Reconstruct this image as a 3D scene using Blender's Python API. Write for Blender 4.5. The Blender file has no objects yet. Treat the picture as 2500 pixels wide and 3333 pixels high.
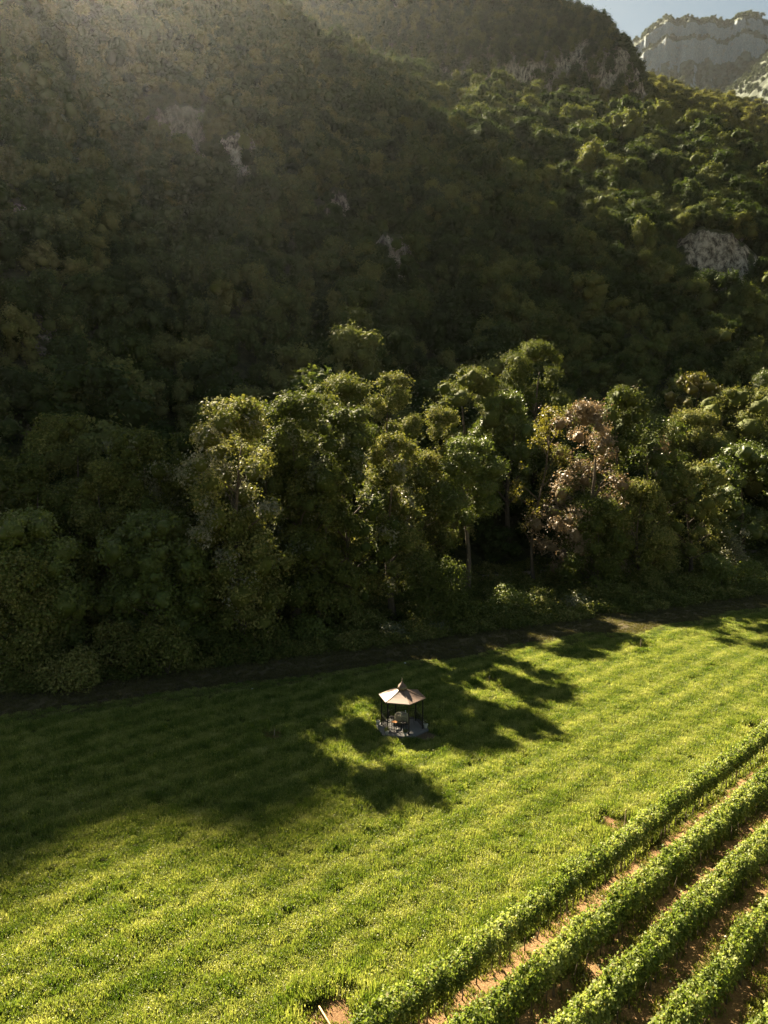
import bpy, math, random
import numpy as np
from mathutils import Vector, Euler, Matrix

# ------------------------------------------------------------------ camera, world, sun, exposure
SC = bpy.context.scene
COL = SC.collection
R = math.radians
CAM_H, PITCH, FPX = 22.0, 6.5, 2380.0          # metres, degrees down, focal length in photo pixels
cd = bpy.data.cameras.new('camera'); cam = bpy.data.objects.new('camera', cd); COL.objects.link(cam)
cam.location = (0, 0, CAM_H); cam.rotation_euler = (R(90 - PITCH), 0, 0)
cd.sensor_fit = 'VERTICAL'; cd.angle = 2 * math.atan(1666.5 / FPX)
cd.clip_start = 0.5; cd.clip_end = 20000
SC.camera = cam

SUN_EL, SUN_AZ = 36.2, -28.0                   # azimuth from +Y towards +X
w = bpy.data.worlds.new('World'); SC.world = w; w.use_nodes = True
nt = w.node_tree; nt.nodes.clear()
sky = nt.nodes.new('ShaderNodeTexSky'); sky.sky_type = 'NISHITA'; sky.sun_disc = False
sky.sun_elevation = R(SUN_EL); sky.sun_rotation = R(SUN_AZ)
sky.air_density = 1.0; sky.dust_density = .8; sky.ozone_density = 1.0; sky.altitude = 250
bg = nt.nodes.new('ShaderNodeBackground'); bg.inputs[1].default_value = 0.05
wo = nt.nodes.new('ShaderNodeOutputWorld')
tint = nt.nodes.new('ShaderNodeMix'); tint.data_type = 'RGBA'; tint.blend_type = 'MULTIPLY'; tint.inputs[0].default_value = 1
tint.inputs[7].default_value = (.44, .40, .30, 1)             # warms and dims the sky light to deepen the shade
nt.links.new(sky.outputs[0], tint.inputs[6]); nt.links.new(tint.outputs[2], bg.inputs[0]); nt.links.new(bg.outputs[0], wo.inputs[0])

sl = bpy.data.lights.new('sun', 'SUN'); sl.energy = 5.0; sl.angle = R(0.5); sl.color = (1.0, 0.84, 0.60)
so = bpy.data.objects.new('sun', sl); COL.objects.link(so)
SDIR = Vector((math.sin(R(SUN_AZ)) * math.cos(R(SUN_EL)), math.cos(R(SUN_AZ)) * math.cos(R(SUN_EL)), math.sin(R(SUN_EL))))
so.rotation_euler = SDIR.to_track_quat('Z', 'Y').to_euler()
SC.view_settings.view_transform = 'Standard'; SC.view_settings.look = 'None'
SC.view_settings.exposure = 2.75; SC.view_settings.gamma = 1.0
SC.cycles.max_bounces = 4; SC.cycles.diffuse_bounces = 1; SC.cycles.glossy_bounces = 2
SC.cycles.transmission_bounces = 3; SC.cycles.volume_bounces = 0; SC.cycles.transparent_max_bounces = 4
SC.cycles.use_fast_gi = False

# ------------------------------------------------------------------ helpers
def rng(s): return np.random.default_rng(s)
def meta(o, label=None, cat=None, group=None, kind=None):
    if label: o['label'] = label
    if cat: o['category'] = cat
    if group: o['group'] = group
    if kind: o['kind'] = kind
    return o
def link(name, me, parent=None, loc=(0, 0, 0), rz=0.0):
    o = bpy.data.objects.new(name, me); COL.objects.link(o)
    o.location = loc; o.rotation_euler = (0, 0, rz)
    if parent: o.parent = parent
    return o
def empty(name, loc, rz=0.0): return link(name, None, None, loc, rz)

def mesh_np(name, V, F, mats, smooth=False, tint=None, mi=None):
    """V (n,3); F (m,k) all the same k, or a list of arrays of different k."""
    me = bpy.data.meshes.new(name)
    Fs = F if isinstance(F, list) else [F]
    Fs = [np.asarray(f, np.int32) for f in Fs if len(f)]
    V = np.asarray(V, np.float32)
    me.vertices.add(len(V)); me.vertices.foreach_set('co', V.ravel())
    tot = np.concatenate([np.full(len(f), f.shape[1], np.int32) for f in Fs])
    idx = np.concatenate([f.ravel() for f in Fs])
    me.loops.add(len(idx)); me.loops.foreach_set('vertex_index', idx)
    me.polygons.add(len(tot))
    me.polygons.foreach_set('loop_start', np.concatenate([[0], np.cumsum(tot)[:-1]]).astype(np.int32))
    for m in (mats if isinstance(mats, (list, tuple)) else [mats]): me.materials.append(m)
    if mi is not None: me.polygons.foreach_set('material_index', np.asarray(mi, np.int32))
    if smooth: me.polygons.foreach_set('use_smooth', np.ones(len(tot), bool))
    me.update(calc_edges=True)
    if tint is not None:
        a = me.attributes.new('tint', 'FLOAT', 'FACE'); a.data.foreach_set('value', np.asarray(tint, np.float32))
    return me

class MB:
    """collects simple solids into one mesh"""
    def __init__(s): s.V = []; s.F = []
    def add(s, V, F):
        b = len(s.V); s.V += [tuple(v) for v in V]; s.F += [tuple(i + b for i in f) for f in F]; return s
    def box(s, c, d, rz=0.0, rx=0.0):
        M = Matrix.Translation(c) @ Matrix.Rotation(rz, 4, 'Z') @ Matrix.Rotation(rx, 4, 'X')
        V = [M @ Vector((x * d[0] / 2, y * d[1] / 2, z * d[2] / 2)) for x in (-1, 1) for y in (-1, 1) for z in (-1, 1)]
        return s.add(V, [(0, 1, 3, 2), (4, 6, 7, 5), (0, 4, 5, 1), (2, 3, 7, 6), (0, 2, 6, 4), (1, 5, 7, 3)])
    def tube(s, pts, rad, n=8, cap=True):
        pts = [Vector(p) for p in pts]
        if not hasattr(rad, '__len__'): rad = [rad] * len(pts)
        V = []
        for i, p in enumerate(pts):
            d = (pts[min(i + 1, len(pts) - 1)] - pts[max(i - 1, 0)]).normalized()
            a = d.orthogonal().normalized() if i == 0 else (a - d * a.dot(d)).normalized()
            b = d.cross(a)
            V += [p + (a * math.cos(2 * math.pi * k / n) + b * math.sin(2 * math.pi * k / n)) * rad[i] for k in range(n)]
        F = [(i * n + k, i * n + (k + 1) % n, (i + 1) * n + (k + 1) % n, (i + 1) * n + k) for i in range(len(pts) - 1) for k in range(n)]
        if cap: F += [tuple(range(n - 1, -1, -1)), tuple(range((len(pts) - 1) * n, len(pts) * n))]
        return s.add(V, F)
    def lathe(s, prof, c=(0, 0, 0), n=16, a0=0.0):
        V = [(c[0] + r * math.cos(a0 + 2 * math.pi * k / n), c[1] + r * math.sin(a0 + 2 * math.pi * k / n), c[2] + z) for r, z in prof for k in range(n)]
        F = [(i * n + k, i * n + (k + 1) % n, (i + 1) * n + (k + 1) % n, (i + 1) * n + k) for i in range(len(prof) - 1) for k in range(n)]
        F += [tuple(range(n - 1, -1, -1)), tuple(range((len(prof) - 1) * n, len(prof) * n))]
        return s.add(V, F)
    def mesh(s, name, mat, smooth=False):
        me = bpy.data.meshes.new(name); me.from_pydata([tuple(v) for v in s.V], [], s.F)
        for m in (mat if isinstance(mat, (list, tuple)) else [mat]): me.materials.append(m)
        if smooth: me.polygons.foreach_set('use_smooth', [True] * len(me.polygons))
        me.update(); return me
    def build(s, name, mat, parent=None, smooth=False, loc=(0, 0, 0), rz=0.0):
        return link(name, s.mesh(name, mat, smooth), parent, loc, rz)

# value noise
_T = rng(7).random((256, 256))
def vnoise(x, y):
    x = np.asarray(x, float); y = np.asarray(y, float)
    xi = np.floor(x).astype(int); yi = np.floor(y).astype(int); fx = x - xi; fy = y - yi
    fx = fx * fx * (3 - 2 * fx); fy = fy * fy * (3 - 2 * fy)
    g = lambda a, b: _T[a % 256, b % 256]
    return (g(xi, yi) * (1 - fx) + g(xi + 1, yi) * fx) * (1 - fy) + (g(xi, yi + 1) * (1 - fx) + g(xi + 1, yi + 1) * fx) * fy
def fbm(x, y, o=4):
    s = 0; a = .5; f = 1.
    for i in range(o): s = s + a * (vnoise(x * f + 17 * i, y * f + 5 * i) * 2 - 1); a *= .5; f *= 2.03
    return s

# ------------------------------------------------------------------ materials
def new_mat(name):
    m = bpy.data.materials.new(name); m.use_nodes = True; t = m.node_tree; t.nodes.clear()
    return m, t, t.nodes.new('ShaderNodeOutputMaterial')
def N(t, kind, **kw):
    n = t.nodes.new(kind)
    for k, v in kw.items():
        if k.startswith('i_'):
            n.inputs[k[2:].replace('_', ' ')].default_value = v
        else: setattr(n, k, v)
    return n
def ramp(t, fac, stops):
    r = t.nodes.new('ShaderNodeValToRGB'); e = r.color_ramp.elements
    while len(e) < len(stops): e.new(.5)
    for el, (p, c) in zip(e, stops): el.position = p; el.color = (*c, 1)
    t.links.new(fac, r.inputs[0]); return r.outputs[0]
def mixc(t, a, b, fac, mode='MIX'):
    m = t.nodes.new('ShaderNodeMix'); m.data_type = 'RGBA'; m.blend_type = mode
    for s, v in ((m.inputs[6], a), (m.inputs[7], b)):
        if isinstance(v, tuple): s.default_value = (*v, 1)
        else: t.links.new(v, s)
    if isinstance(fac, (int, float)): m.inputs[0].default_value = fac
    else: t.links.new(fac, m.inputs[0])
    return m.outputs[2]
def math_(t, op, a, b=None, clamp=False):
    m = t.nodes.new('ShaderNodeMath'); m.operation = op; m.use_clamp = clamp
    for s, v in zip(m.inputs, (a, b)):
        if v is None: continue
        if isinstance(v, (int, float)): s.default_value = v
        else: t.links.new(v, s)
    return m.outputs[0]
def pos(t): return t.nodes.new('ShaderNodeNewGeometry').outputs['Position']
def noise(t, vec, scale, detail=3, rough=.6):
    n = t.nodes.new('ShaderNodeTexNoise'); n.inputs['Scale'].default_value = scale
    n.inputs['Detail'].default_value = detail; n.inputs['Roughness'].default_value = rough
    t.links.new(vec, n.inputs['Vector']); return n.outputs[0]
def mapping(t, vec, scale=(1, 1, 1), rot=(0, 0, 0)):
    n = t.nodes.new('ShaderNodeMapping'); n.inputs['Scale'].default_value = scale; n.inputs['Rotation'].default_value = rot
    t.links.new(vec, n.inputs[0]); return n.outputs[0]
def ss(t, v, lo, hi):
    n = t.nodes.new('ShaderNodeMapRange'); n.interpolation_type = 'SMOOTHSTEP'
    n.inputs['From Min'].default_value = lo; n.inputs['From Max'].default_value = hi
    t.links.new(v, n.inputs[0]); return n.outputs[0]

def leaf_mat(name, dark, mid, light, trans=.4, rough=.5, spec=.35, tcol=(1.15, 1.2, .55), big=.05, rw=.3, tw=.5):
    """leaf colour from per-leaf tint, per-tree random and slow patches of the wood"""
    m, t, out = new_mat(name)
    at = N(t, 'ShaderNodeAttribute', attribute_name='tint').outputs['Fac']
    rnd = t.nodes.new('ShaderNodeObjectInfo').outputs['Random']
    p = pos(t)
    v = math_(t, 'ADD', math_(t, 'MULTIPLY', at, tw), math_(t, 'MULTIPLY', rnd, rw))
    v = math_(t, 'ADD', v, math_(t, 'MULTIPLY', noise(t, p, big, 2), .3))
    c = ramp(t, v, [(.2, dark), (.55, mid), (.95, light)])
    b = N(t, 'ShaderNodeBsdfPrincipled'); b.inputs['Roughness'].default_value = rough
    b.inputs['Specular IOR Level'].default_value = spec
    t.links.new(c, b.inputs['Base Color'])
    tr = t.nodes.new('ShaderNodeBsdfTranslucent')
    t.links.new(mixc(t, c, tcol, 1.0, 'MULTIPLY'), tr.inputs[0])
    mx = t.nodes.new('ShaderNodeMixShader'); mx.inputs[0].default_value = trans
    t.links.new(b.outputs[0], mx.inputs[1]); t.links.new(tr.outputs[0], mx.inputs[2]); t.links.new(mx.outputs[0], out.inputs[0])
    return m
def plain(name, col, rough=.6, var=.15, scale=6, metal=0.0, spec=.4):
    m, t, out = new_mat(name)
    tc = t.nodes.new('ShaderNodeTexCoord').outputs['Object']
    n = noise(t, tc, scale, 4)
    lo = tuple(c * (1 - var) for c in col); hi = tuple(min(1, c * (1 + var)) for c in col)
    c = ramp(t, n, [(.3, lo), (.7, hi)])
    b = N(t, 'ShaderNodeBsdfPrincipled'); b.inputs['Roughness'].default_value = rough
    b.inputs['Metallic'].default_value = metal; b.inputs['Specular IOR Level'].default_value = spec
    t.links.new(c, b.inputs['Base Color']); t.links.new(b.outputs[0], out.inputs[0]); return m

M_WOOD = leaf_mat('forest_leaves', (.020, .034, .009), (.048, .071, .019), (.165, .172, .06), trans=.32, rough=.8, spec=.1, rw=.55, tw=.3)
M_WOOD2 = leaf_mat('broadleaf_leaves', (.032, .050, .012), (.095, .112, .026), (.29, .26, .095), trans=.28, rough=.75, spec=.12)
M_FRESH = leaf_mat('fresh_leaves', (.046, .070, .014), (.095, .125, .024), (.20, .22, .055), trans=.32)
M_PINK = leaf_mat('bronze_leaves', (.09, .07, .038), (.18, .135, .08), (.32, .26, .17), trans=.3, tcol=(1.1, .95, .7))
M_SILVER = leaf_mat('silvery_leaves', (.06, .075, .035), (.12, .13, .07), (.30, .28, .22), trans=.3, rough=.55, spec=.35)
M_VINE = leaf_mat('vine_leaves', (.065, .10, .018), (.16, .205, .045), (.42, .44, .20), trans=.45, rough=.6, spec=.3, big=.6)
M_YEL = leaf_mat('yellowing_leaves', (.10, .09, .02), (.17, .15, .03), (.25, .22, .06), trans=.4)

ROWA = R(41.8); ROW_R0, ROW_DR = 17.5, 2.32
def grass_mat():
    m, t, out = new_mat('meadow_grass')
    at = N(t, 'ShaderNodeAttribute', attribute_name='tint').outputs['Fac']
    rnd = t.nodes.new('ShaderNodeObjectInfo').outputs['Random']
    p = pos(t)
    # coordinate across the old rows
    dp = t.nodes.new('ShaderNodeVectorMath'); dp.operation = 'DOT_PRODUCT'
    t.links.new(p, dp.inputs[0]); dp.inputs[1].default_value = (-math.sin(ROWA), math.cos(ROWA), 0)
    wob = math_(t, 'MULTIPLY', math_(t, 'SUBTRACT', noise(t, p, .06, 2), .5), .8)
    r = math_(t, 'ADD', dp.outputs['Value'], wob)
    st = math_(t, 'SINE', math_(t, 'MULTIPLY', math_(t, 'SUBTRACT', r, ROW_R0), 2 * math.pi / (ROW_DR * 1.0)))
    st = math_(t, 'ADD', math_(t, 'MULTIPLY', st, .085), .44)
    v = math_(t, 'ADD', st, math_(t, 'MULTIPLY', math_(t, 'SUBTRACT', noise(t, p, .35, 4, .65), .5), .75))
    v = math_(t, 'ADD', v, math_(t, 'MULTIPLY', math_(t, 'SUBTRACT', rnd, .5), .38))
    v = math_(t, 'ADD', v, math_(t, 'MULTIPLY', math_(t, 'SUBTRACT', at, .5), .38))
    c = ramp(t, v, [(.1, (.06, .105, .012)), (.42, (.165, .207, .040)), (.62, (.265, .285, .082)), (.9, (.42, .41, .18))])
    b = N(t, 'ShaderNodeBsdfPrincipled'); b.inputs['Roughness'].default_value = .5; b.inputs['Specular IOR Level'].default_value = .3
    t.links.new(c, b.inputs['Base Color'])
    tr = t.nodes.new('ShaderNodeBsdfTranslucent'); t.links.new(mixc(t, c, (1.08, 1.12, .55), 1.0, 'MULTIPLY'), tr.inputs[0])
    mx = t.nodes.new('ShaderNodeMixShader'); mx.inputs[0].default_value = .5
    t.links.new(b.outputs[0], mx.inputs[1]); t.links.new(tr.outputs[0], mx.inputs[2]); t.links.new(mx.outputs[0], out.inputs[0])
    return m
M_GRASS = grass_mat()

def bump(t, h, dist, strength=1.0):
    b = t.nodes.new('ShaderNodeBump'); b.inputs['Distance'].default_value = dist; b.inputs['Strength'].default_value = strength
    t.links.new(h, b.inputs['Height']); return b.outputs[0]

def ground_mat():
    m, t, out = new_mat('valley_soil_and_turf')
    p = pos(t)
    def dot(v):
        d = t.nodes.new('ShaderNodeVectorMath'); d.operation = 'DOT_PRODUCT'; t.links.new(p, d.inputs[0]); d.inputs[1].default_value = v
        return d.outputs['Value']
    n1 = noise(t, p, .8, 5); n2 = noise(t, p, 6, 4); n3 = noise(t, p, .15, 3)
    turf = ramp(t, n2, [(.3, (.03, .045, .008)), (.7, (.08, .10, .02))])
    dry = ramp(t, n2, [(.3, (.035, .030, .016)), (.7, (.085, .070, .036))])
    litter = ramp(t, n2, [(.3, (.018, .016, .009)), (.7, (.045, .038, .020))])
    soil = ramp(t, noise(t, p, 9, 5, .7), [(.25, (.13, .075, .034)), (.75, (.31, .195, .095))])
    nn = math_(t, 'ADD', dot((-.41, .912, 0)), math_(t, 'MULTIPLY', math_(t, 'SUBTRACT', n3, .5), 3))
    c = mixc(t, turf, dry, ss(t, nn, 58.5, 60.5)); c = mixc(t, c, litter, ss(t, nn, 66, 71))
    rr = math_(t, 'ADD', dot((-math.sin(ROWA), math.cos(ROWA), 0)), math_(t, 'MULTIPLY', math_(t, 'SUBTRACT', n1, .5), .7))
    vy = math_(t, 'SUBTRACT', 1, ss(t, rr, 17.7, 18.2))
    # bare soil on the near side of each vine row
    fr = math_(t, 'FRACT', math_(t, 'DIVIDE', math_(t, 'SUBTRACT', ROW_R0 + .25, rr), ROW_DR))
    band = math_(t, 'MULTIPLY', vy, math_(t, 'SUBTRACT', 1, ss(t, fr, .34, .52)))
    vt = ramp(t, n2, [(.3, (.06, .065, .015)), (.7, (.14, .12, .035))])
    c = mixc(t, c, vt, vy); c = mixc(t, c, soil, band)
    b = N(t, 'ShaderNodeBsdfPrincipled'); b.inputs['Roughness'].default_value = .95; b.inputs['Specular IOR Level'].default_value = .1
    t.links.new(c, b.inputs['Base Color']); t.links.new(bump(t, noise(t, p, 7, 6, .7), .12), b.inputs['Normal'])
    t.links.new(b.outputs[0], out.inputs[0]); return m
M_GROUND = ground_mat()

def soil_mat(name, lo, hi):
    m, t, out = new_mat(name); p = pos(t)
    c = ramp(t, noise(t, p, 8, 5, .7), [(.3, lo), (.7, hi)])
    b = N(t, 'ShaderNodeBsdfPrincipled'); b.inputs['Roughness'].default_value = .95; b.inputs['Specular IOR Level'].default_value = .1
    t.links.new(c, b.inputs['Base Color']); t.links.new(bump(t, noise(t, p, 10, 5, .7), .06), b.inputs['Normal'])
    t.links.new(b.outputs[0], out.inputs[0]); return m
M_BARE = soil_mat('bare_red_soil', (.09, .05, .024), (.22, .13, .065))
M_PATH = soil_mat('pale_track', (.16, .13, .09), (.30, .25, .18))

def rock_mat(name, veg=.0, vs=.05, gl=((.018, .026, .010), (.075, .08, .028)), lo=(.04, .034, .025), hi=(.40, .36, .29)):
    m, t, out = new_mat(name); p = pos(t)
    st = noise(t, mapping(t, p, (1, 1, .16)), .6, 6, .75)
    c = ramp(t, st, [(.40, lo), (.60, hi)])
    c = mixc(t, c, (.22, .19, .14), math_(t, 'MULTIPLY', ss(t, noise(t, p, .08, 3), .52, .7), .5))
    g = t.nodes.new('ShaderNodeNewGeometry'); sp = t.nodes.new('ShaderNodeSeparateXYZ'); t.links.new(g.outputs['Normal'], sp.inputs[0])
    vv = math_(t, 'ADD', sp.outputs[2], math_(t, 'MULTIPLY', math_(t, 'SUBTRACT', noise(t, p, vs, 5, .7), .5), .9))
    green = ramp(t, noise(t, p, vs * 9, 5, .7), [(.3, gl[0]), (.7, gl[1])])
    c = mixc(t, c, green, ss(t, vv, .68 - veg, .76 - veg))
    b = N(t, 'ShaderNodeBsdfPrincipled'); b.inputs['Roughness'].default_value = .9; b.inputs['Specular IOR Level'].default_value = .15
    t.links.new(c, b.inputs['Base Color']); t.links.new(bump(t, noise(t, mapping(t, p, (1, 1, .35)), .6 if vs > .02 else .06, 7, .75), 1.2 if vs > .02 else 9), b.inputs['Normal'])
    t.links.new(b.outputs[0], out.inputs[0]); return m
M_ROCK = rock_mat('limestone_and_leaf_litter', veg=.06)
M_FAR = rock_mat('haze_blue_limestone', gl=((.06, .078, .055), (.12, .14, .10)), veg=.26, vs=.006, lo=(.12, .16, .19), hi=(.25, .30, .34))  # blue and grey-green of the distance haze painted into rock and ledges
M_BARK = plain('bark', (.075, .058, .040), .9, .4, 3)
M_BARKL = plain('pale_bark', (.085, .065, .045), .9, .4, 3)

# ------------------------------------------------------------------ terrain
# columns by azimuth (degrees from +Y): slope up to the shoulder, sight tangent of shoulder and crest, slope above the shoulder
_A = [-75, -45, -36, -32, -29, -26, -23, -20, -15, -9, -5, 0, 5, 10, 15, 19, 23, 26.6, 32, 40, 55, 75]
_F = [.76, .78, .82, .82, .81, .79, .70, .64, .64, .65, .66, .67, .67, .68, .71, .76, .81, .85, .86, .86, .86, .86]
_E1 = [.30, .40, .574, .588, .58, .571, .50, .40, .40, .41, .42, .39, .37, .35, .34, .355, .335, .288, .19, .10, .04, .0]
_E2 = [.30, .40, .574, .588, .58, .571, .545, .535, .545, .530, .480, .455, .432, .412, .39, .370, .322, .275, .19, .10, .04, .0]
_M2 = [.6, .6, .6, .6, .6, .8, .9, .9, .95, .95, .72, .62, .60, .60, .60, .60, .6, .6, .6, .6, .6, .6]
# bare cliffs on the front hill: azimuth, sight tangent, half-width deg, radial half length m, lift m
PATCH = [(-14.3, .368, 2.9, 30, 16), (-10.9, .338, 1.6, 30, 15), (-3.3, .279, 1.1, 18, 10), (.9, .212, 1.4, 20, 11), (24.0, .190, 2.6, 34, 14), (25.4, .238, 1.1, 20, 7), (18.2, .27, .7, 14, 4)]
def _cols(az):
    g = lambda t: np.interp(az, _A, t)
    ca = np.cos(np.radians(az + 24.2)); ca = np.maximum(ca, .16)
    h0 = 95 / ca; m1 = g(_F) * ca; e1 = g(_E1); e2 = g(_E2); m2 = g(_M2)
    m1 = np.maximum(m1, e1 + .09)
    h1 = (22 + m1 * h0) / (m1 - e1); z1 = m1 * (h1 - h0)
    h2 = np.maximum((22 - z1 + m2 * h1) / np.maximum(m2 - e2, .02), h1 + 2)
    h2 = np.minimum(h2, h1 + 330)
    return h0, m1, h1, z1, m2, h2
def hill_z(x, y, detail=True):
    x = np.asarray(x, float); y = np.asarray(y, float)
    h = np.hypot(x, y); az = np.degrees(np.arctan2(x, y))
    h0, m1, h1, z1, m2, h2 = _cols(az)
    z = np.where(h < h0, -.6, np.where(h < h1, m1 * (h - h0), z1 + m2 * (np.minimum(h, h2) - h1) + (np.clip((-9.5 - az) / 2, 0, 1) * (.86 + .07 * np.clip((az + 16) / 3, 0, 1)) - .35) * np.clip(h - h2, 0, 400)))  # unseen ground rising behind the left crest, added to shade the right ridge
    k = np.clip((h - h0) / 12, 0, 1); z = z * (.55 + .45 * k) if detail else z
    if detail:
        amp = np.clip((h - h0) / 60, 0, 1) * np.where(h < h2, 1, 1)
        z = z + amp * (4.5 * fbm(az / 5.5 + 3, h / 170 + 9, 3) + 2.2 * fbm(x / 22, y / 22, 3))
    for a, e, wa, R_, A_ in PATCH:
        q = _cols(np.array([a])); hc = float((22 + q[1][0] * q[0][0]) / (q[1][0] - e))
        u = np.clip((h - hc) / R_, -1, 1); G = np.exp(-((az - a) / wa) ** 4)
        z = z + A_ * G * (np.clip(u * 3.5, -1, 1) - u)
        if detail:
            core = G * np.exp(-(u * 2.2) ** 4)
            z = z + core * (2.4 * fbm(az * 2.6, h / 40 + 3, 4) + 1.3 * fbm(az * 9, h / 7., 3))
    return np.maximum(z, -.6)
def in_patch(x, y):
    h = np.hypot(x, y); az = np.degrees(np.arctan2(x, y)); m = np.zeros(h.shape, bool)
    for a, e, wa, R_, A_ in PATCH:
        q = _cols(np.array([a])); hc = float((22 + q[1][0] * q[0][0]) / (q[1][0] - e))
        ww = wa * (.35 + 1.1 * vnoise(x / 4, y / 4))
        m |= (np.abs(az - a) < ww) & (h > hc - R_ * 1.15) & (h < hc + R_ * .36)
    return m
_A2 = [-30, -15, -9, -6, 5, 11, 13.6, 15, 16.6, 18, 18.8, 19.3, 19.9, 21]
_Z2 = [300, 320, 380, 420, 426, 414, 388, 368, 342, 316, 290, 255, 200, 120]
def knoll_z(x, y):
    h = np.hypot(x, y); az = np.degrees(np.arctan2(x, y))
    z = np.interp(h, [600, 640, 664, 690, 765, 830, 900, 1300], [180, 252, 326, 364, 450, 485, 500, 460])
    az_ = az + .25 * fbm(h / 14, az / 2 + 30, 3)
    zc = np.interp(az_, _A2, _Z2) - .5 * np.maximum(h - 785, 0)
    z = z + 8 * fbm(x / 75 + 4, y / 75, 3) + 3 * fbm(x / 14, y / 14, 3)
    z = np.minimum(z, zc + 3 * fbm(x / 16, y / 16, 3))
    cl = np.exp(-((h - 655) / 26) ** 2); z = z + cl * (5 * fbm(az * 2.2, h / 60, 4))
    return z
def mid_z(x, y):
    h = np.hypot(x, y); az = np.degrees(np.arctan2(x, y))
    e = np.interp(az, [14, 19, 20.8, 24, 27, 35, 50], [.43, .417, .402, .383, .357, .29, .2])
    zc = e * 1000 + 22
    z = zc - .47 * np.maximum(1000 - h, 0) - .4 * np.maximum(h - 1000, 0)
    return z + 9 * fbm(x / 90, y / 90, 3) * np.clip((1150 - h) / 150, .35, 1) + 3 * fbm(x / 25, y / 25, 2)
_A4 = [8, 15, 16.4, 17.4, 18.5, 19.2, 20.0, 22, 23.4, 24.4, 25.0, 25.8, 26.6, 30, 36, 45]
_E4 = [.30, .42, .44, .462, .478, .485, .4875, .478, .477, .480, .482, .472, .455, .43, .40, .3]
def far_z(x, y):
    h = np.hypot(x, y); az = np.degrees(np.arctan2(x, y))
    e = np.interp(az, _A4, _E4); zc = e * 2700 + 22
    hw = h + 45 * fbm(az / 1.6, 3.3, 4) + 14 * fbm(az / .35, h / 60, 4)
    # a vegetated spur comes forward at the right
    frac = np.interp(hw, [1500, 1950, 2480, 2525, 2545, 2580, 2600, 2660, 2720, 3100], [.12, .44, .81, .845, .90, .915, .955, .985, 1, .7])
    frac = frac + .009 * fbm(az / .9, h / 500 + frac * 3, 4)
    z = zc * frac + np.clip((h - 1600) / 400, 0, 1) * (14 * fbm(x / 190, y / 190, 5) + 40 * (fbm(az / 1.3, h / 900, 3)) * np.exp(-((frac - .6) / .2) ** 2))
    z_sp = 1120 - .60 * (2500 - np.minimum(h, 2500)) - 1.2 * np.maximum(h - 2500, 0) - 32 * np.abs(az - 26.6 + 1.2 * fbm(h / 220, 4.4, 3)) + 26 * fbm(x / 90, y / 90, 4)
    z_s2 = 800 - .55 * (2000 - np.minimum(h, 2000)) - 1.5 * np.maximum(h - 2000, 0) - 26 * np.abs(az - 28.2) + 22 * fbm(x / 70, y / 70, 4)
    return np.maximum(np.maximum(z, z_sp), z_s2) + 2.0 * fbm(x / 12, y / 12, 3)

def polar_mesh(name, f, a0, a1, na, h0, h1, nh, mat, label=None, pw=1.0, kind='structure'):
    az = np.radians(np.linspace(a0, a1, na)); hh = h0 + (h1 - h0) * np.linspace(0, 1, nh) ** pw
    A, H = np.meshgrid(az, hh, indexing='ij'); X = H * np.sin(A); Y = H * np.cos(A); Z = f(X, Y)
    V = np.stack([X, Y, Z], -1).reshape(-1, 3)
    i = np.arange(na - 1)[:, None] * nh + np.arange(nh - 1)[None, :]
    F = np.stack([i, i + nh, i + nh + 1, i + 1], -1).reshape(-1, 4)[:, ::-1]
    o = link(name, mesh_np(name, V, F, mat, smooth=True)); o['kind'] = kind
    return o
polar_mesh('hillside', hill_z, -60, 60, 760, 88, 810, 350, M_ROCK)
polar_mesh('cliff_hill', knoll_z, -26, 21.5, 480, 560, 1250, 260, M_ROCK)
polar_mesh('valley_side', mid_z, 13, 50, 160, 600, 1300, 120, M_ROCK)
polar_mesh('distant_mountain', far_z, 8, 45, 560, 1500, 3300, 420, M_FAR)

# ground: one sheet, finer near the camera
def lattice(name, xs, ys, f, mat):
    X, Y = np.meshgrid(xs, ys, indexing='ij'); Z = f(X, Y)
    i = np.arange(len(xs) - 1)[:, None] * len(ys) + np.arange(len(ys) - 1)[None, :]; n = len(ys)
    F = np.stack([i, i + n, i + n + 1, i + 1], -1).reshape(-1, 4)
    return link(name, mesh_np(name, np.stack([X, Y, Z], -1).reshape(-1, 3), F, mat, smooth=True))
def ground_z(x, y):
    x = np.asarray(x, float); y = np.asarray(y, float)
    k = np.clip((140 - np.hypot(x, y)) / 20, 0, 1)
    return k * (.10 * fbm(x / 6, y / 6, 3) - .05)
xs = np.concatenate([[-3300, -1500, -600, -250], np.arange(-90, 90.1, .6), [250, 600, 1500, 3300]])
ys = np.concatenate([[-1300, -500, -100], np.arange(8, 150.1, .6), [300, 700, 1600, 3900]])
lattice('ground', xs, ys, ground_z, M_GROUND)['kind'] = 'structure'

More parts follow.
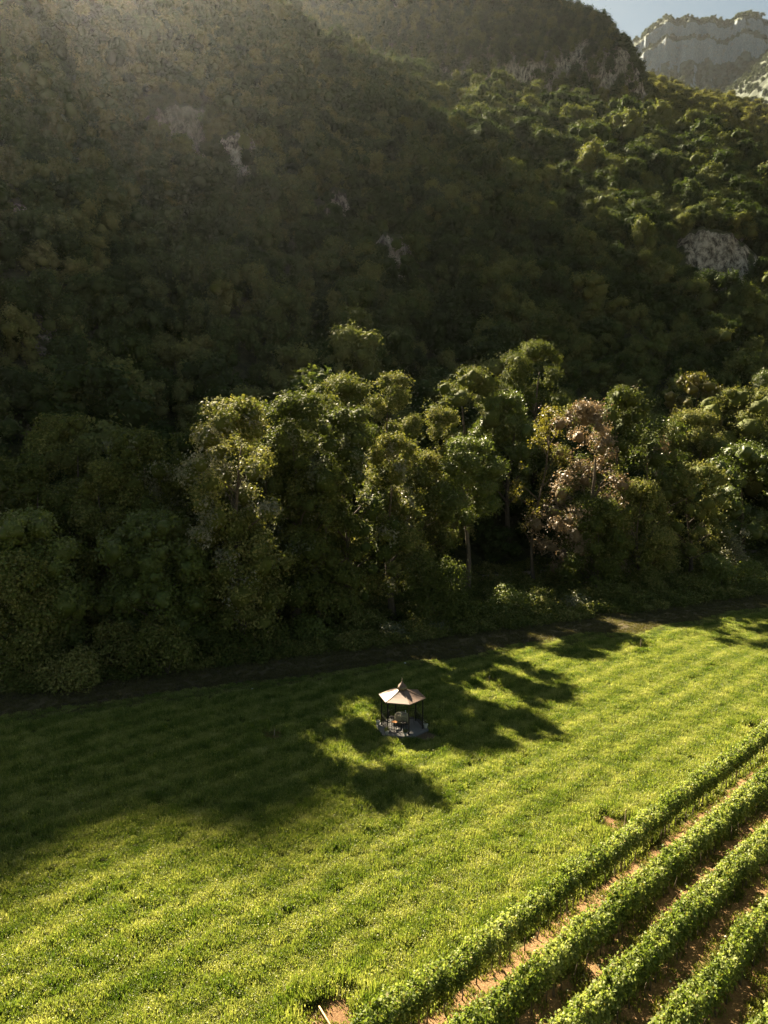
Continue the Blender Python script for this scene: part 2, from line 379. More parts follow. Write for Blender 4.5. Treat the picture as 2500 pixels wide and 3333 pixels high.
def N2(n, t): return (-.41 * n + .912 * t, .912 * n + .41 * t)      # (n across the valley edge, t along it) -> x, y
def strip(name, pts, wid, mat, dz, seed):
    g = rng(seed); V = []; 
    for i, (x, y) in enumerate(pts):
        p0 = np.array(pts[max(i - 1, 0)]); p1 = np.array(pts[min(i + 1, len(pts) - 1)]); d = (p1 - p0) / np.linalg.norm(p1 - p0)
        nrm = np.array([-d[1], d[0]])
        for s in (-1, 1):
            q = np.array([x, y]) + nrm * s * (wid / 2 + g.uniform(-.2, .2)); V.append((q[0], q[1], float(ground_z(q[0], q[1])) + dz))
    F = [(2 * i, 2 * i + 1, 2 * i + 3, 2 * i + 2) for i in range(len(pts) - 1)]
    o = link(name, mesh_np(name, V, np.array(F)[:, ::-1], mat, smooth=True)); o['kind'] = 'structure'; return o
strip('path', [N2(91.8 + .6 * math.sin(t / 23), t) for t in np.arange(-70, 150, 1.0)], 2.0, M_PATH, .05, 3)
M_TRACK = soil_mat('worn_grass_track', (.055, .045, .022), (.13, .105, .055))
strip('track', [N2(63.5 + .5 * math.sin(t / 17), t) for t in np.arange(-70, 150, 1.0)], 2.6, M_TRACK, .03, 4)

# ------------------------------------------------------------------ leaves
def leaf_quads(P, Nn, s, g, asp=.62):
    """rhombic leaves: centre P, normal Nn, length s"""
    n = len(P); Nn = Nn / np.maximum(np.linalg.norm(Nn, axis=1, keepdims=True), 1e-6)
    r = g.normal(size=(n, 3)); u = np.cross(Nn, r); u /= np.maximum(np.linalg.norm(u, axis=1, keepdims=True), 1e-6); v = np.cross(Nn, u)
    s = np.broadcast_to(np.asarray(s, float), (n,))[:, None]
    V = np.stack([P - u * s * .5, P + v * s * .5 * asp + Nn * s * .08, P + u * s * .5, P - v * s * .5 * asp + Nn * s * .08], 1).reshape(-1, 3)
    return V, np.arange(4 * n).reshape(-1, 4)
import bmesh
_b = bmesh.new(); bmesh.ops.create_icosphere(_b, subdivisions=2, radius=1.0); _b.verts.index_update()
ICO_V = np.array([v.co[:] for v in _b.verts]); ICO_F = np.array([[v.index for v in f.verts] for f in _b.faces]); _b.free()
def crown_mesh(name, mat, lobes, nleaf, size, seed, spread=.48, up=.30, mat2=None, frac2=0, zmin=None, flat=1.0, core=0):
    """lobes (k,4): centre + radius. Leaves sit in twig clusters over each lobe's shell."""
    g = rng(seed); L = np.asarray(lobes, float); wgt = L[:, 3] ** 2; wgt /= wgt.sum()
    nc = max(nleaf // 6, 1)
    li = g.choice(len(L), nc, p=wgt)
    d = g.normal(size=(nc, 3)); d /= np.linalg.norm(d, axis=1, keepdims=True)
    d[:, 2] = np.where((d[:, 2] < -.2) & (g.random(nc) < .6), -d[:, 2], d[:, 2])
    rad = L[li, 3] * (g.uniform(.62, 1.0, nc) ** .5 + g.normal(0, .06, nc))
    rad = rad * np.where(g.random(nc) < .24, g.uniform(1.03, 1.42, nc), 1)
    C = L[li, :3] + d * rad[:, None] * np.array([1, 1, flat])
    ctint = g.random(nc)
    ci = np.repeat(np.arange(nc), 6); n = len(ci)
    P = C[ci] + g.normal(size=(n, 3)) * size * .8
    nr = d[ci] * (1 - spread) + g.normal(size=(n, 3)) * spread + np.array([0, 0, up])
    if zmin is not None: P[:, 2] = np.maximum(P[:, 2], zmin)
    V, F = leaf_quads(P, nr, size * g.uniform(.65, 1.3, n), g)
    tint = np.clip(.55 * ctint[ci] + .45 * g.random(n), 0, 1)
    mi = None; mats = [mat]
    if mat2 is not None:
        fld = vnoise(C[:, 0] / 1.8 + 50, C[:, 2] / 1.8 + C[:, 1] / 2.2 + 50); thr = np.quantile(fld, 1 - frac2)
        mi = (fld[ci] > thr).astype(np.int32); mats.append(mat2)
    if not core: return mesh_np(name, V, F, mats, tint=tint, mi=mi)
    # the dense twigs inside each lobe, seen only through gaps between the leaves
    Q = ICO_V[None] * (L[:, 3] * core)[:, None, None] * (1 + .2 * g.normal(size=(len(L), len(ICO_V), 1))) + L[:, None, :3]
    T = ICO_F[None] + (np.arange(len(L)) * len(ICO_V))[:, None, None] + len(V)
    V = np.concatenate([V, Q.reshape(-1, 3)]); nT = len(L) * len(ICO_F)
    return mesh_np(name, V, [F, T.reshape(-1, 3)], mats, tint=np.concatenate([tint, np.full(nT, .25)]), mi=None if mi is None else np.concatenate([mi, np.zeros(nT, np.int32)]))

def crown_lobes(H, W, base, seed, k=34, lr=(.20, .36), lean=0.0, taper=.5):
    """irregular crown: lobes scattered through an egg-shaped envelope from height base to H, width W"""
    g = rng(seed); out = []
    for i in range(k):
        u = (i + g.random()) / k; z = base + (H - base) * (u ** .85)
        env = math.sin(math.pi * min(1, max(.06, (u * .86 + .12)))) ** taper * (1 - .25 * u)
        a = g.uniform(0, 2 * math.pi); rr = W / 2 * env * g.uniform(.25, 1.0) ** .6
        r = W / 2 * g.uniform(*lr) * (1 - .22 * u)
        z = min(z, H - r * .9)
        out.append((rr * math.cos(a) + lean * u, rr * math.sin(a), z, r))
    out.append((lean * .9, 0, H - W * .14, W * .14))
    return out
def trunk_mesh(name, H, W, lobes, mat, seed, r0=None, bend=.4):
    g = rng(seed); mb = MB(); r0 = r0 or .016 * H
    top = H * .82; L = sorted(lobes, key=lambda q: q[2]); lt = L[-1]
    pts = []
    for i in range(9):
        u = i / 8; pts.append((lt[0] * u * .8 + bend * math.sin(u * 5 + seed), lt[1] * u * .8 + bend * .6 * math.sin(u * 4 + 2 * seed), -.3 + (top + .3) * u))
    mb.tube(pts, [r0 * (1.25 - 1.1 * (i / 8)) if i else r0 * 1.5 for i in range(9)], 8)
    for q in L[::2][:16]:
        c = Vector(q[:3]); zt = max(H * .16, c.z - .55 * math.hypot(c.x, c.y) - .8); u = min(zt / top, .95)
        k = min(int(u * 8), 7); s = Vector(pts[k]).lerp(Vector(pts[k + 1]), u * 8 - k)
        m = s.lerp(c, .5) + Vector((g.normal() * .2, g.normal() * .2, .3)); rr = r0 * .42 * (1 - .6 * u) + .02
        mb.tube([s, m, c], [rr, rr * .65, rr * .25], 5, False)
    return mb.mesh(name, mat, True)

# ------------------------------------------------------------------ scatter (for uncountable stuff only)
def scatter(name, P, rot, scale, idx, protos, label, cat=None):
    hid = bpy.data.collections.new(name + '_sources')
    for i, (pn, me) in enumerate(protos):
        o = bpy.data.objects.new(pn, me); hid.objects.link(o)
    me = bpy.data.meshes.new(name); me.vertices.add(len(P)); me.vertices.foreach_set('co', np.asarray(P, np.float32).ravel())
    a = me.attributes.new('rot', 'FLOAT_VECTOR', 'POINT'); a.data.foreach_set('vector', np.asarray(rot, np.float32).ravel())
    a = me.attributes.new('scl', 'FLOAT_VECTOR', 'POINT'); a.data.foreach_set('vector', np.asarray(scale, np.float32).ravel())
    a = me.attributes.new('idx', 'INT', 'POINT'); a.data.foreach_set('value', np.asarray(idx, np.int32))
    ob = link(name, me)
    ng = bpy.data.node_groups.new(name + '_scatter', 'GeometryNodeTree')
    ng.interface.new_socket('Geometry', in_out='INPUT', socket_type='NodeSocketGeometry')
    ng.interface.new_socket('Geometry', in_out='OUTPUT', socket_type='NodeSocketGeometry')
    n = ng.nodes; gi = n.new('NodeGroupInput'); go = n.new('NodeGroupOutput'); ip = n.new('GeometryNodeInstanceOnPoints')
    ci = n.new('GeometryNodeCollectionInfo'); ci.inputs['Collection'].default_value = hid
    ci.inputs['Separate Children'].default_value = True; ci.inputs['Reset Children'].default_value = True
    def attr(nm, ty):
        q = n.new('GeometryNodeInputNamedAttribute'); q.data_type = ty; q.inputs[0].default_value = nm
        return [s for s in q.outputs if s.enabled and s.name == 'Attribute'][0]
    L = ng.links.new
    L(gi.outputs[0], ip.inputs['Points']); L(ci.outputs[0], ip.inputs['Instance']); ip.inputs['Pick Instance'].default_value = True
    L(attr('idx', 'INT'), ip.inputs['Instance Index'])
    er = n.new('FunctionNodeEulerToRotation'); L(attr('rot', 'FLOAT_VECTOR'), er.inputs[0]); L(er.outputs[0], ip.inputs['Rotation'])
    L(attr('scl', 'FLOAT_VECTOR'), ip.inputs['Scale']); L(ip.outputs[0], go.inputs[0])
    md = ob.modifiers.new('scatter', 'NODES'); md.node_group = ng
    ob['kind'] = 'stuff'; ob['label'] = label
    if cat: ob['category'] = cat
    return ob

# ------------------------------------------------------------------ hillside wood
def wood_variant(k, faces, size, mat, Wd=6.5, Hh=7.5):
    g = rng(100 + k)
    H = Hh * g.uniform(.85, 1.2); Wc = Wd * g.uniform(.85, 1.15)
    lob = crown_lobes(H, Wc, H * .18, 200 + k, k=12, lr=(.30, .46), taper=.45)
    return crown_mesh('hillside_tree', mat, lob, faces, size, 300 + k, spread=.32, core=.82)
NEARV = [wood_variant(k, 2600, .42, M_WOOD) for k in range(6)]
M_HAZE_LEAF = leaf_mat('haze_grey_leaves', (.045, .06, .042), (.085, .105, .07), (.14, .16, .10), trans=.2, rough=.85, spec=.05, rw=.4, tw=.3)  # grey-green stands in for distance haze, painted into the leaf colour
M_WOOD_LIT = leaf_mat('sunlit_tone_leaves', (.05, .06, .016), (.12, .125, .035), (.24, .22, .075), trans=.3, rough=.8, spec=.1, rw=.45, tw=.3)  # lighter copy of the wood's leaves, sunlight on the far slope painted in
FARV = [wood_variant(20 + k, 900, .75, M_WOOD) for k in range(4)]
MTV = [wood_variant(40 + k, 700, .85, M_HAZE_LEAF) for k in range(4)]
LITV = [wood_variant(30 + k, 1100, .65, M_WOOD_LIT) for k in range(4)]
def jitter_pts(f, a0, a1, h0, h1, sp, seed, zoff=-.3):
    g = rng(seed)
    x0, x1 = h1 * math.sin(R(a0)), h1 * math.sin(R(a1)); 
    xs = np.arange(min(x0, -1) if a0 < 0 else h0 * math.sin(R(a0)), x1, sp); ys = np.arange(h0 * math.cos(R(max(abs(a0), abs(a1)))), h1, sp)
    X, Y = np.meshgrid(xs, ys); X = (X + g.uniform(-.5, .5, X.shape) * sp).ravel(); Y = (Y + g.uniform(-.5, .5, Y.shape) * sp).ravel()
    h = np.hypot(X, Y); az = np.degrees(np.arctan2(X, Y))
    m = (az > a0) & (az < a1) & (h > h0) & (h < h1); X = X[m]; Y = Y[m]
    return X, Y
def wood_attrs(n, nv, g, smin, smax):
    s = g.uniform(smin, smax, n) * np.where(g.random(n) < .12, 1.3, 1)
    return (np.stack([g.normal(0, .06, n), g.normal(0, .06, n), g.uniform(0, 6.28, n)], 1), np.stack([s * g.uniform(.85, 1.2, n), s * g.uniform(.85, 1.2, n), s * g.uniform(.85, 1.2, n)], 1), g.integers(0, nv, n))
X, Y = jitter_pts(hill_z, -38, 34, 98, 680, 5.2, 11)
h = np.hypot(X, Y); az = np.degrees(np.arctan2(X, Y)); c = _cols(az); nn = -.41 * X + .912 * Y
keep = (nn > 96) & (h < c[5] + 22) & ~(in_patch(X, Y) & (rng(5).random(len(X)) < .92))
X, Y, h, az = X[keep], Y[keep], h[keep], az[keep]; Z = hill_z(X, Y) - .4
g = rng(12); rot, scl, idx = wood_attrs(len(X), 6, g, .62, 1.25); scl *= (.75 + .6 * vnoise(X / 13 + 3, Y / 13))[:, None]
scl *= (1 + np.clip((h - 200) / 600, 0, .35))[:, None]
scl *= (1 + .2 * np.clip((135 - h) / 30, 0, 1))[:, None]
# the trees of the wood that show largest: the nearest ones seen above the valley trees
fw = Y * math.cos(R(PITCH)) - (Z + 6 - CAM_H) * math.sin(R(PITCH)); upv = Y * math.sin(R(PITCH)) + (Z + 6 - CAM_H) * math.cos(R(PITCH))
px = 1250 + X / fw * FPX; py = 1666 - upv / fw * FPX
front = (px > -20) & (px < 2520) & (py > 0) & (py < 1240)
order = np.argsort(np.where(front, h, 1e9))[:260]
sel = np.zeros(len(X), bool); sel[order] = True
for j in np.nonzero(sel)[0]:
    o = link('hillside_tree', NEARV[idx[j]], None, (X[j], Y[j], Z[j])); o.rotation_euler = tuple(rot[j]); o.scale = tuple(scl[j])
    meta(o, 'small dark round-crowned tree in the shaded wood low on the hillside', 'tree', 'trees of the shaded wood low on the hillside')
r_ = ~sel
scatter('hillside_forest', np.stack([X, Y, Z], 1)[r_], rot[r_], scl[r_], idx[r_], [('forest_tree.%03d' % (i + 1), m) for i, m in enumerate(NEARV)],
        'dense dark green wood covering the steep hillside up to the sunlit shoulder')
X, Y = jitter_pts(knoll_z, -14, 20.6, 640, 800, 5.0, 13)
h = np.hypot(X, Y); az = np.degrees(np.arctan2(X, Y)); g = rng(14)
steep = (np.hypot((knoll_z(X + 2, Y) - knoll_z(X - 2, Y)) / 4, (knoll_z(X, Y + 2) - knoll_z(X, Y - 2)) / 4) > 3.4)
keep = (~steep) & ~((h < 672) & (az > 4) & (g.random(len(X)) < .18)) & (np.interp(az, _A2, _Z2) > 150)
X, Y = X[keep], Y[keep]; rot, scl, idx = wood_attrs(len(X), 4, g, .95, 1.4)
scatter('cliff_top_forest', np.stack([X, Y, knoll_z(X, Y) - .5], 1), rot, scl, idx, [('cliff_forest_tree.%03d' % (i + 1), m) for i, m in enumerate(FARV)],
        'dark wood on the cliff-edged hill behind the sunlit ridge')
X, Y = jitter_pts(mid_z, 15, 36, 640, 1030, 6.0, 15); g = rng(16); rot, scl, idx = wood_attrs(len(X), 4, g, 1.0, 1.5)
scatter('valley_side_forest', np.stack([X, Y, mid_z(X, Y) - .5], 1), rot, scl, idx, [('slope_forest_tree.%03d' % (i + 1), m) for i, m in enumerate(LITV)],
        'green wood with painted-in sunlight on the far slope beyond the right end of the ridge')
X, Y = jitter_pts(far_z, 16, 29, 1900, 2760, 15, 17); g = rng(18)
sl_ = np.hypot((far_z(X + 6, Y) - far_z(X - 6, Y)) / 12, (far_z(X, Y + 6) - far_z(X, Y - 6)) / 12)
k_ = (sl_ < 1.0 + .5 * g.random(len(X))); X, Y = X[k_], Y[k_]; rot, scl, idx = wood_attrs(len(X), 4, g, 1.0, 1.7)
scatter('mountain_forest', np.stack([X, Y, far_z(X, Y) - 2], 1), rot, scl, idx, [('mountain_forest_tree.%03d' % (i + 1), m) for i, m in enumerate(MTV)],
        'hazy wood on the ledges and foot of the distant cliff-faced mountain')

# ------------------------------------------------------------------ valley trees, each its own
def place(pxd, topd, n):
    """ground point on the line n for a column of the photo, and the height that reaches a given row"""
    k = (pxd / .6636 - 1250) / FPX; y = n / (.912 - .41 * k); 
    x = k * y; dy = (1666 - topd / .6636) / FPX
    fwf = math.cos(R(PITCH)) + dy * math.sin(R(PITCH)); upf = -math.sin(R(PITCH)) + dy * math.cos(R(PITCH))
    return x, y, CAM_H + upf / fwf * y
def valley_tree(pxd, topd, n, wd, basef, label, mat=M_WOOD2, nleaf=11000, size=.34, seed=0, k=36, lean=0., mat2=None, frac2=0, bark=M_BARK, name='broadleaf_tree', cat='tree', taper=.42, lr=(.13, .34), r0=None, bend=.4, lobes_extra=None, core=.62):
    x, y, H = place(pxd, topd, n); W = 1.28 * wd / .6636 / FPX * y
    zg = float(np.maximum(hill_z(x, y), 0)) if n > 95 else float(ground_z(x, y)); H -= zg
    lb = crown_lobes(H, W, H * basef, seed, k=k, lean=lean, taper=taper, lr=lr)
    if lobes_extra: lb += lobes_extra
    e = empty(name, (x, y, zg)); meta(e, label, cat, 'trees along the valley edge')
    link('trunk', trunk_mesh('trunk', H, W, lb, bark, seed + 1, r0=r0, bend=bend), e)
    cm = crown_mesh('crown', mat, lb, nleaf, size, seed + 2, mat2=mat2, frac2=frac2, core=core)
    link('crown', cm, e)
    return e
VT = [
 # pxd, top, n, width, crown base, label, options
 (40, 1110, 74, 230, .12, 'broad dark green tree at the left edge of the photo, foremost beside the mown strip', dict(mat=M_FRESH, seed=1)),
 (50, 985, 84, 190, .15, 'dark tree standing behind the broad tree at the left edge', dict(seed=2)),
 (135, 900, 92, 170, .15, 'dark shaded tree behind the gap between the two leftmost trees', dict(seed=3)),
 (310, 932, 82, 165, .25, 'tree with a faintly sunlit pointed top, left of the silvery tree', dict(seed=4, mat2=M_SILVER, frac2=.12)),
 (225, 1000, 80, 125, .15, 'narrow dark tree leaning beside the pointed-top tree', dict(seed=5)),
 (335, 1110, 72, 215, .10, 'wide spreading dark tree low in front of the pointed-top tree', dict(seed=6, mat=M_FRESH)),
 (510, 862, 70.5, 200, .12, 'tall tree with pale silvery sunlit leaves down its left side', dict(seed=7, mat2=M_SILVER, frac2=.34, nleaf=18000, lr=(.17, .30), k=44)),
 (520, 1110, 71, 170, .08, 'dark low tree in front of the silvery tree', dict(seed=8)),
 (420, 940, 95, 130, .2, 'dark shaded tree behind and left of the silvery tree', dict(seed=9)),
 (645, 850, 76, 190, .10, 'sunlit round-topped tree just right of the silvery tree', dict(seed=10, mat2=M_SILVER, frac2=.15)),
 (750, 880, 75, 185, .12, 'big sunlit tree with glittering leaves, behind and left of the gazebo', dict(seed=11, mat2=M_SILVER, frac2=.2, nleaf=14000)),
 (735, 812, 103, 150, .15, 'small-topped tree peeping over the glittering tree', dict(seed=12)),
 (850, 808, 94, 115, .2, 'sunlit pointed tree straight above the gazebo, back row', dict(seed=13)),
 (845, 940, 76, 140, .12, 'sunlit tree with a bright rounded shoulder, straight above the gazebo, front row', dict(seed=14, mat2=M_SILVER, frac2=.12)),
 (690, 1010, 74, 150, .08, 'dark shaded tree in front of the glittering tree', dict(seed=15)),
 (960, 885, 96, 110, .2, 'grey-green tree between the pointed tree and the high-crowned tree', dict(seed=16)),
 (1010, 792, 104, 165, .2, 'large sunlit tree with a wide irregular top, left of the tallest tree', dict(seed=17, nleaf=12000)),
 (1012, 948, 84, 120, .48, 'round green umbrella-like tree on a tall bare trunk', dict(seed=18, mat=M_FRESH, k=26, bark=M_BARKL, lr=(.24, .40))),
 (1150, 738, 107, 128, .3, 'tallest tree of the row, its crown standing clear above the others', dict(seed=19, mat=M_WOOD2)),
 (1095, 850, 100, 120, .3, 'yellowish green tree below the tallest tree', dict(seed=20, mat=M_FRESH)),
 (1160, 880, 84, 105, .30, 'thin half-bare tree with its dark trunk showing through sparse yellow leaves', dict(seed=21, mat=M_YEL, nleaf=2600, size=.3, k=26, bark=M_BARKL, lr=(.14, .24), lean=1.4, bend=.7, r0=.22, core=0)),
 (1262, 868, 80, 185, .06, 'pinkish bronze-leaved tree in the middle of the row', dict(seed=22, mat=M_PINK, mat2=M_WOOD2, frac2=.22, nleaf=17000, size=.28, lr=(.12, .25), k=56, core=.5)),
 (1330, 838, 88, 170, .10, 'large dark tree right of the bronze-leaved tree, sunlit only at the top', dict(seed=23, nleaf=13000, mat2=M_PINK, frac2=.08)),
 (1290, 1080, 76, 120, .05, 'dark tree in shadow below the bronze-leaved tree', dict(seed=24)),
 (1420, 905, 80, 165, .10, 'dark backlit tree with light showing through its leaves', dict(seed=25, nleaf=7500, size=.3, mat=M_FRESH, mat2=M_WOOD2, frac2=.6, core=0)),
 (1490, 806, 112, 100, .3, 'small pale yellowish tree standing alone above the right part of the row', dict(seed=26, mat=M_YEL, mat2=M_WOOD2, frac2=.3, nleaf=6000)),
 (1490, 888, 98, 135, .2, 'round-topped tree below the pale yellowish tree', dict(seed=27)),
 (1590, 838, 102, 185, .2, 'broad blue-green domed tree near the right edge of the photo', dict(seed=28, nleaf=13000)),
 (1655, 800, 114, 90, .2, 'tree at the right edge rising behind the domed tree', dict(seed=29, mat=M_FRESH)),
 (1605, 958, 84, 165, .22, 'yellow-green rounded tree in front of the domed tree, right edge', dict(seed=30, mat=M_FRESH, nleaf=11000)),
 (1500, 1000, 80, 130, .10, 'dark airy tree left of the yellow-green rounded tree', dict(seed=31, nleaf=8000)),
 (1385, 1040, 77, 140, .06, 'dark low-branched tree in front of the backlit tree', dict(seed=32)),
 (472, 885, 89, 195, .08, 'dark tree just behind the left shoulder of the silvery tree', dict(seed=41)),  # added to close a sunlit gap in the shade left of the gazebo
 (700, 855, 97, 150, .12, 'tree in the back row between the round-topped tree and the small-topped tree', dict(seed=42)),  # added to throw shade on a sunlit gap in the meadow
 (585, 872, 83, 180, .10, 'dark-sided tree filling the gap right of the silvery tree', dict(seed=45)),  # put in to make the shade left of the gazebo solid
 (560, 940, 90, 140, .1, 'dark tree behind the right side of the silvery tree', dict(seed=33)),
 (900, 1000, 88, 130, .1, 'dark tree in shadow behind the bright-shouldered tree', dict(seed=34)),
 (20, 1200, 70, 150, .05, 'low dark tree at the far left, beside the mown strip', dict(seed=35)),
 (1750, 930, 86, 190, .1, 'tree just past the right edge of the row', dict(seed=36)),
 (1720, 860, 98, 160, .1, 'tree past the right edge behind the row', dict(seed=37)),
 (-120, 1040, 80, 220, .1, 'tree just past the left edge of the row', dict(seed=38)),
 (-90, 960, 92, 200, .1, 'tree past the left edge behind the row', dict(seed=39)),
]
for a in VT: valley_tree(*a[:6], **{**dict(nleaf=20000, size=.30, k=60, bark=M_BARK), **a[6]})

# bushes along the foot of the trees
def bush(pxd, topd, n, wd, label, seed, mat=M_WOOD2, nleaf=4200, size=.26, name='bush', cat='bush'):
    x, y, H = place(pxd, topd, n); W = wd / .6636 / FPX * y; H = max(H, .8); g = rng(seed + 900)
    lb = [(g.uniform(-.5, .5) * W * .7, g.uniform(-.5, .5) * W * .6, 0, 0) for _ in range(15)]
    lb = [(a, b, max(.3, (H - W * .16) * g.uniform(.2, 1.0) * (1 - (abs(a) / W * 1.5) ** 2)), W * g.uniform(.13, .22)) for a, b, _, _ in lb]
    e = empty(name, (x, y, float(ground_z(x, y)))); meta(e, label, cat, 'bushes at the foot of the trees')
    mb = MB()
    for a, b, z, r in lb[::3]: mb.tube([(a * .1, b * .1, -.1), (a * .5, b * .5, z * .5), (a, b, z)], [.06, .04, .015], 5, False)
    mb.build('stem', M_BARK, e)
    link('foliage', crown_mesh('foliage', mat, lb, nleaf, size, seed + 902, zmin=.05), e)
BU = [(955, 1175, 71, 190, 'large domed dark bush above and right of the gazebo', 1, M_WOOD2, 9000),
 (345, 1330, 66.5, 150, 'dark grey-green bush at the foot of the wide spreading tree', 2, M_WOOD2, 5000),
 (665, 1330, 70, 110, 'leafy green bush at the edge of the mown strip, left of the gazebo', 3, M_FRESH, 4200),
 (850, 1345, 68, 50, 'small grey shrub standing straight above the gazebo', 4, M_SILVER, 1600),
 (950, 1345, 68, 55, 'small grey shrub right below the large domed bush', 5, M_SILVER, 1600),
 (1110, 1270, 73, 130, 'low leafy bush beside the path gap', 6, M_FRESH, 4200),
 (1262, 1285, 69, 70, 'small pale shrub below the bronze-leaved tree', 7, M_SILVER, 1800),
 (1180, 1290, 70, 70, 'small dark shrub left of the pale shrub', 8, M_WOOD2, 2200),
 (1400, 1215, 73, 110, 'dark bush below the backlit tree', 9, M_WOOD2, 4200),
 (1330, 1250, 71, 80, 'rounded dark shrub right of the pale shrub', 10, M_WOOD2, 3000),
 (1570, 1195, 71, 110, 'bright sunlit green bush at the right edge of the wood', 11, M_FRESH, 5200),
 (1640, 1215, 69, 90, 'sunlit bush touching the right edge of the photo', 12, M_FRESH, 4200),
 (1602, 1135, 73, 60, 'small tree with whitish sunlit leaves among the bright bushes', 13, M_SILVER, 1500),
 (1500, 1235, 71, 90, 'shaded bush left of the bright sunlit bush', 14, M_WOOD2, 3600),
 (130, 1400, 66, 150, 'low dark bush beside the strip at the far left', 15, M_WOOD2, 4000),
 (230, 1340, 69, 120, 'dark bush left of the grey-green bush', 16, M_WOOD2, 4000),
 (480, 1350, 69, 140, 'dark bush between the grey-green bush and the leafy bush', 17, M_WOOD2, 4000),
 (570, 1340, 71, 100, 'dark shrub just left of the leafy green bush', 18, M_WOOD2, 3600),
 (770, 1310, 72, 120, 'dark bush behind the small grey shrubs', 19, M_WOOD2, 4000),
 (1040, 1300, 70, 90, 'dark shrub right of the large domed bush', 20, M_WOOD2, 3200),
 (40, 1380, 69, 140, 'dark bush at the left edge under the low dark tree', 21, M_WOOD2, 4000)]
for b_ in BU: bush(*b_)

# undergrowth on the wood's floor
g = rng(31); P = []
und = []
for k in range(3):
    gg = rng(70 + k); lb = [(gg.uniform(-.6, .6), gg.uniform(-.6, .6), gg.uniform(.1, .6), gg.uniform(.25, .5)) for _ in range(7)]
    und.append(('undergrowth_clump.%03d' % (k + 1), crown_mesh('undergrowth', M_WOOD2, lb, 420, .2, 80 + k, zmin=0)))
n_ = 5200; nnv = g.uniform(67.5, 97, n_) ; tt = g.uniform(-62, 130, n_)
nnv = np.where(g.random(n_) < .25, g.uniform(66.5, 71, n_), nnv)
ok = (np.abs(nnv - 91.8) > 1.7); nnv, tt = nnv[ok], tt[ok]; x_, y_ = N2(nnv, tt)
s = g.uniform(.5, 1.5, len(x_)); rot = np.stack([0 * s, 0 * s, g.uniform(0, 6.28, len(s))], 1)
scatter('undergrowth', np.stack([x_, y_, np.maximum(ground_z(x_, y_), 0) - .05], 1), rot, np.stack([s, s, s * g.uniform(.5, 1.2, len(s))], 1), g.integers(0, 3, len(s)), und,
        'low shaded undergrowth on the floor of the wood')

# ------------------------------------------------------------------ meadow grass
BARES = [(12.9, 38.4, 1.25), (27.4, 51.3, 1.1), (-8.0, 50.5, 1.0), (9.3, 61.9, 1.0), (25.9, 71.7, 1.0), (-2.0, 25.1, 1.2)]
GZ = (1.33, 51.9)
def clump(seed, nb, nl, hgt, wid):
    g = rng(seed); V = []; F4 = []; F3 = []; b = 0
    T4 = []; T3 = []
    for i in range(nb):
        a = g.uniform(0, 6.28); r = wid * math.sqrt(g.random()); x, y = r * math.cos(a), r * math.sin(a)
        hh = hgt * g.uniform(.55, 1.15); d = g.uniform(0, 6.28); ln = hh * g.uniform(.1, .55); w_ = g.uniform(.010, .020)
        px_, py_ = -math.sin(d) * w_, math.cos(d) * w_; dx, dy = math.cos(d), math.sin(d)
        V += [(x - px_, y - py_, -.03), (x + px_, y + py_, -.03), (x + px_ + dx * ln * .35, y + py_ + dy * ln * .35, hh * .62), (x - px_ + dx * ln * .35, y - py_ + dy * ln * .35, hh * .62), (x + dx * ln, y + dy * ln, hh)]
        F4.append((b, b + 1, b + 2, b + 3)); F3.append((b + 3, b + 2, b + 4)); b += 5; tv = g.random(); T4.append(tv); T3.append(tv)
    P = np.stack([g.normal(0, wid * .55, nl), g.normal(0, wid * .55, nl), hgt * g.uniform(.25, .95, nl)], 1)
    LV, LF = leaf_quads(P, g.normal(size=(nl, 3)) * .6 + np.array([0, 0, .8]), g.uniform(.035, .075, nl), g)
    V = np.concatenate([np.array(V), LV]); F4 = np.concatenate([np.array(F4), LF + b])
    return mesh_np('grass_clump', V, [F4, np.array(F3)], M_GRASS, tint=np.concatenate([T4, np.where(g.random(nl) < .07, 1.4, g.random(nl)), T3]))
CL = [clump(40 + k, 80, 50, .27, .30) for k in range(5)] + [clump(50 + k, 55, 90, .22, .32) for k in range(3)]
g = rng(61)
def rr_of(x, y): return -math.sin(ROWA) * x + math.cos(ROWA) * y
nP = 190000
x_ = g.uniform(-60, 85, nP); y_ = g.uniform(18, 112, nP)
nn = -.41 * x_ + .912 * y_ + 3 * (vnoise(x_ / 7, y_ / 7) - .5)
k_ = (nn < 60.5) & (rr_of(x_, y_) > 18.1) & (np.abs(x_) < .56 * y_ + 7)
for bx, by, br in BARES: k_ &= np.hypot((x_ - bx), (y_ - by)) > br * (.8 + .4 * vnoise(x_ * 2, y_ * 2))
k_ &= np.hypot(x_ - GZ[0], y_ - GZ[1]) > 2.15
k_ &= ~((np.hypot(x_ - GZ[0] - 1.6, y_ - GZ[1] + 1.3) < 1.1))
x_, y_, nn = x_[k_], y_[k_], nn[k_]
r_ = rr_of(x_, y_) + (vnoise(x_ * .06, y_ * .06) - .5) * .8
ridge = .5 + .5 * np.sin((r_ - ROW_R0) * 2 * math.pi / ROW_DR + 2.2)
s = (.93 + .13 * ridge) * (.82 + .36 * vnoise(x_ / 1.1 + 9, y_ / 1.1)) * g.uniform(.8, 1.2, len(x_))
s *= np.where(rr_of(x_, y_) < 21.2, 1.35, 1.0) * np.where(nn > 58.5, .55, 1)
for bx, by, br in BARES: s *= 1 + .7 * np.exp(-((np.hypot(x_ - bx, y_ - by) - br - .4) / .5) ** 2)
wds = np.clip(s, .85, 1.3)
rot = np.stack([g.normal(0, .12, len(s)), g.normal(0, .12, len(s)), g.uniform(0, 6.28, len(s))], 1)
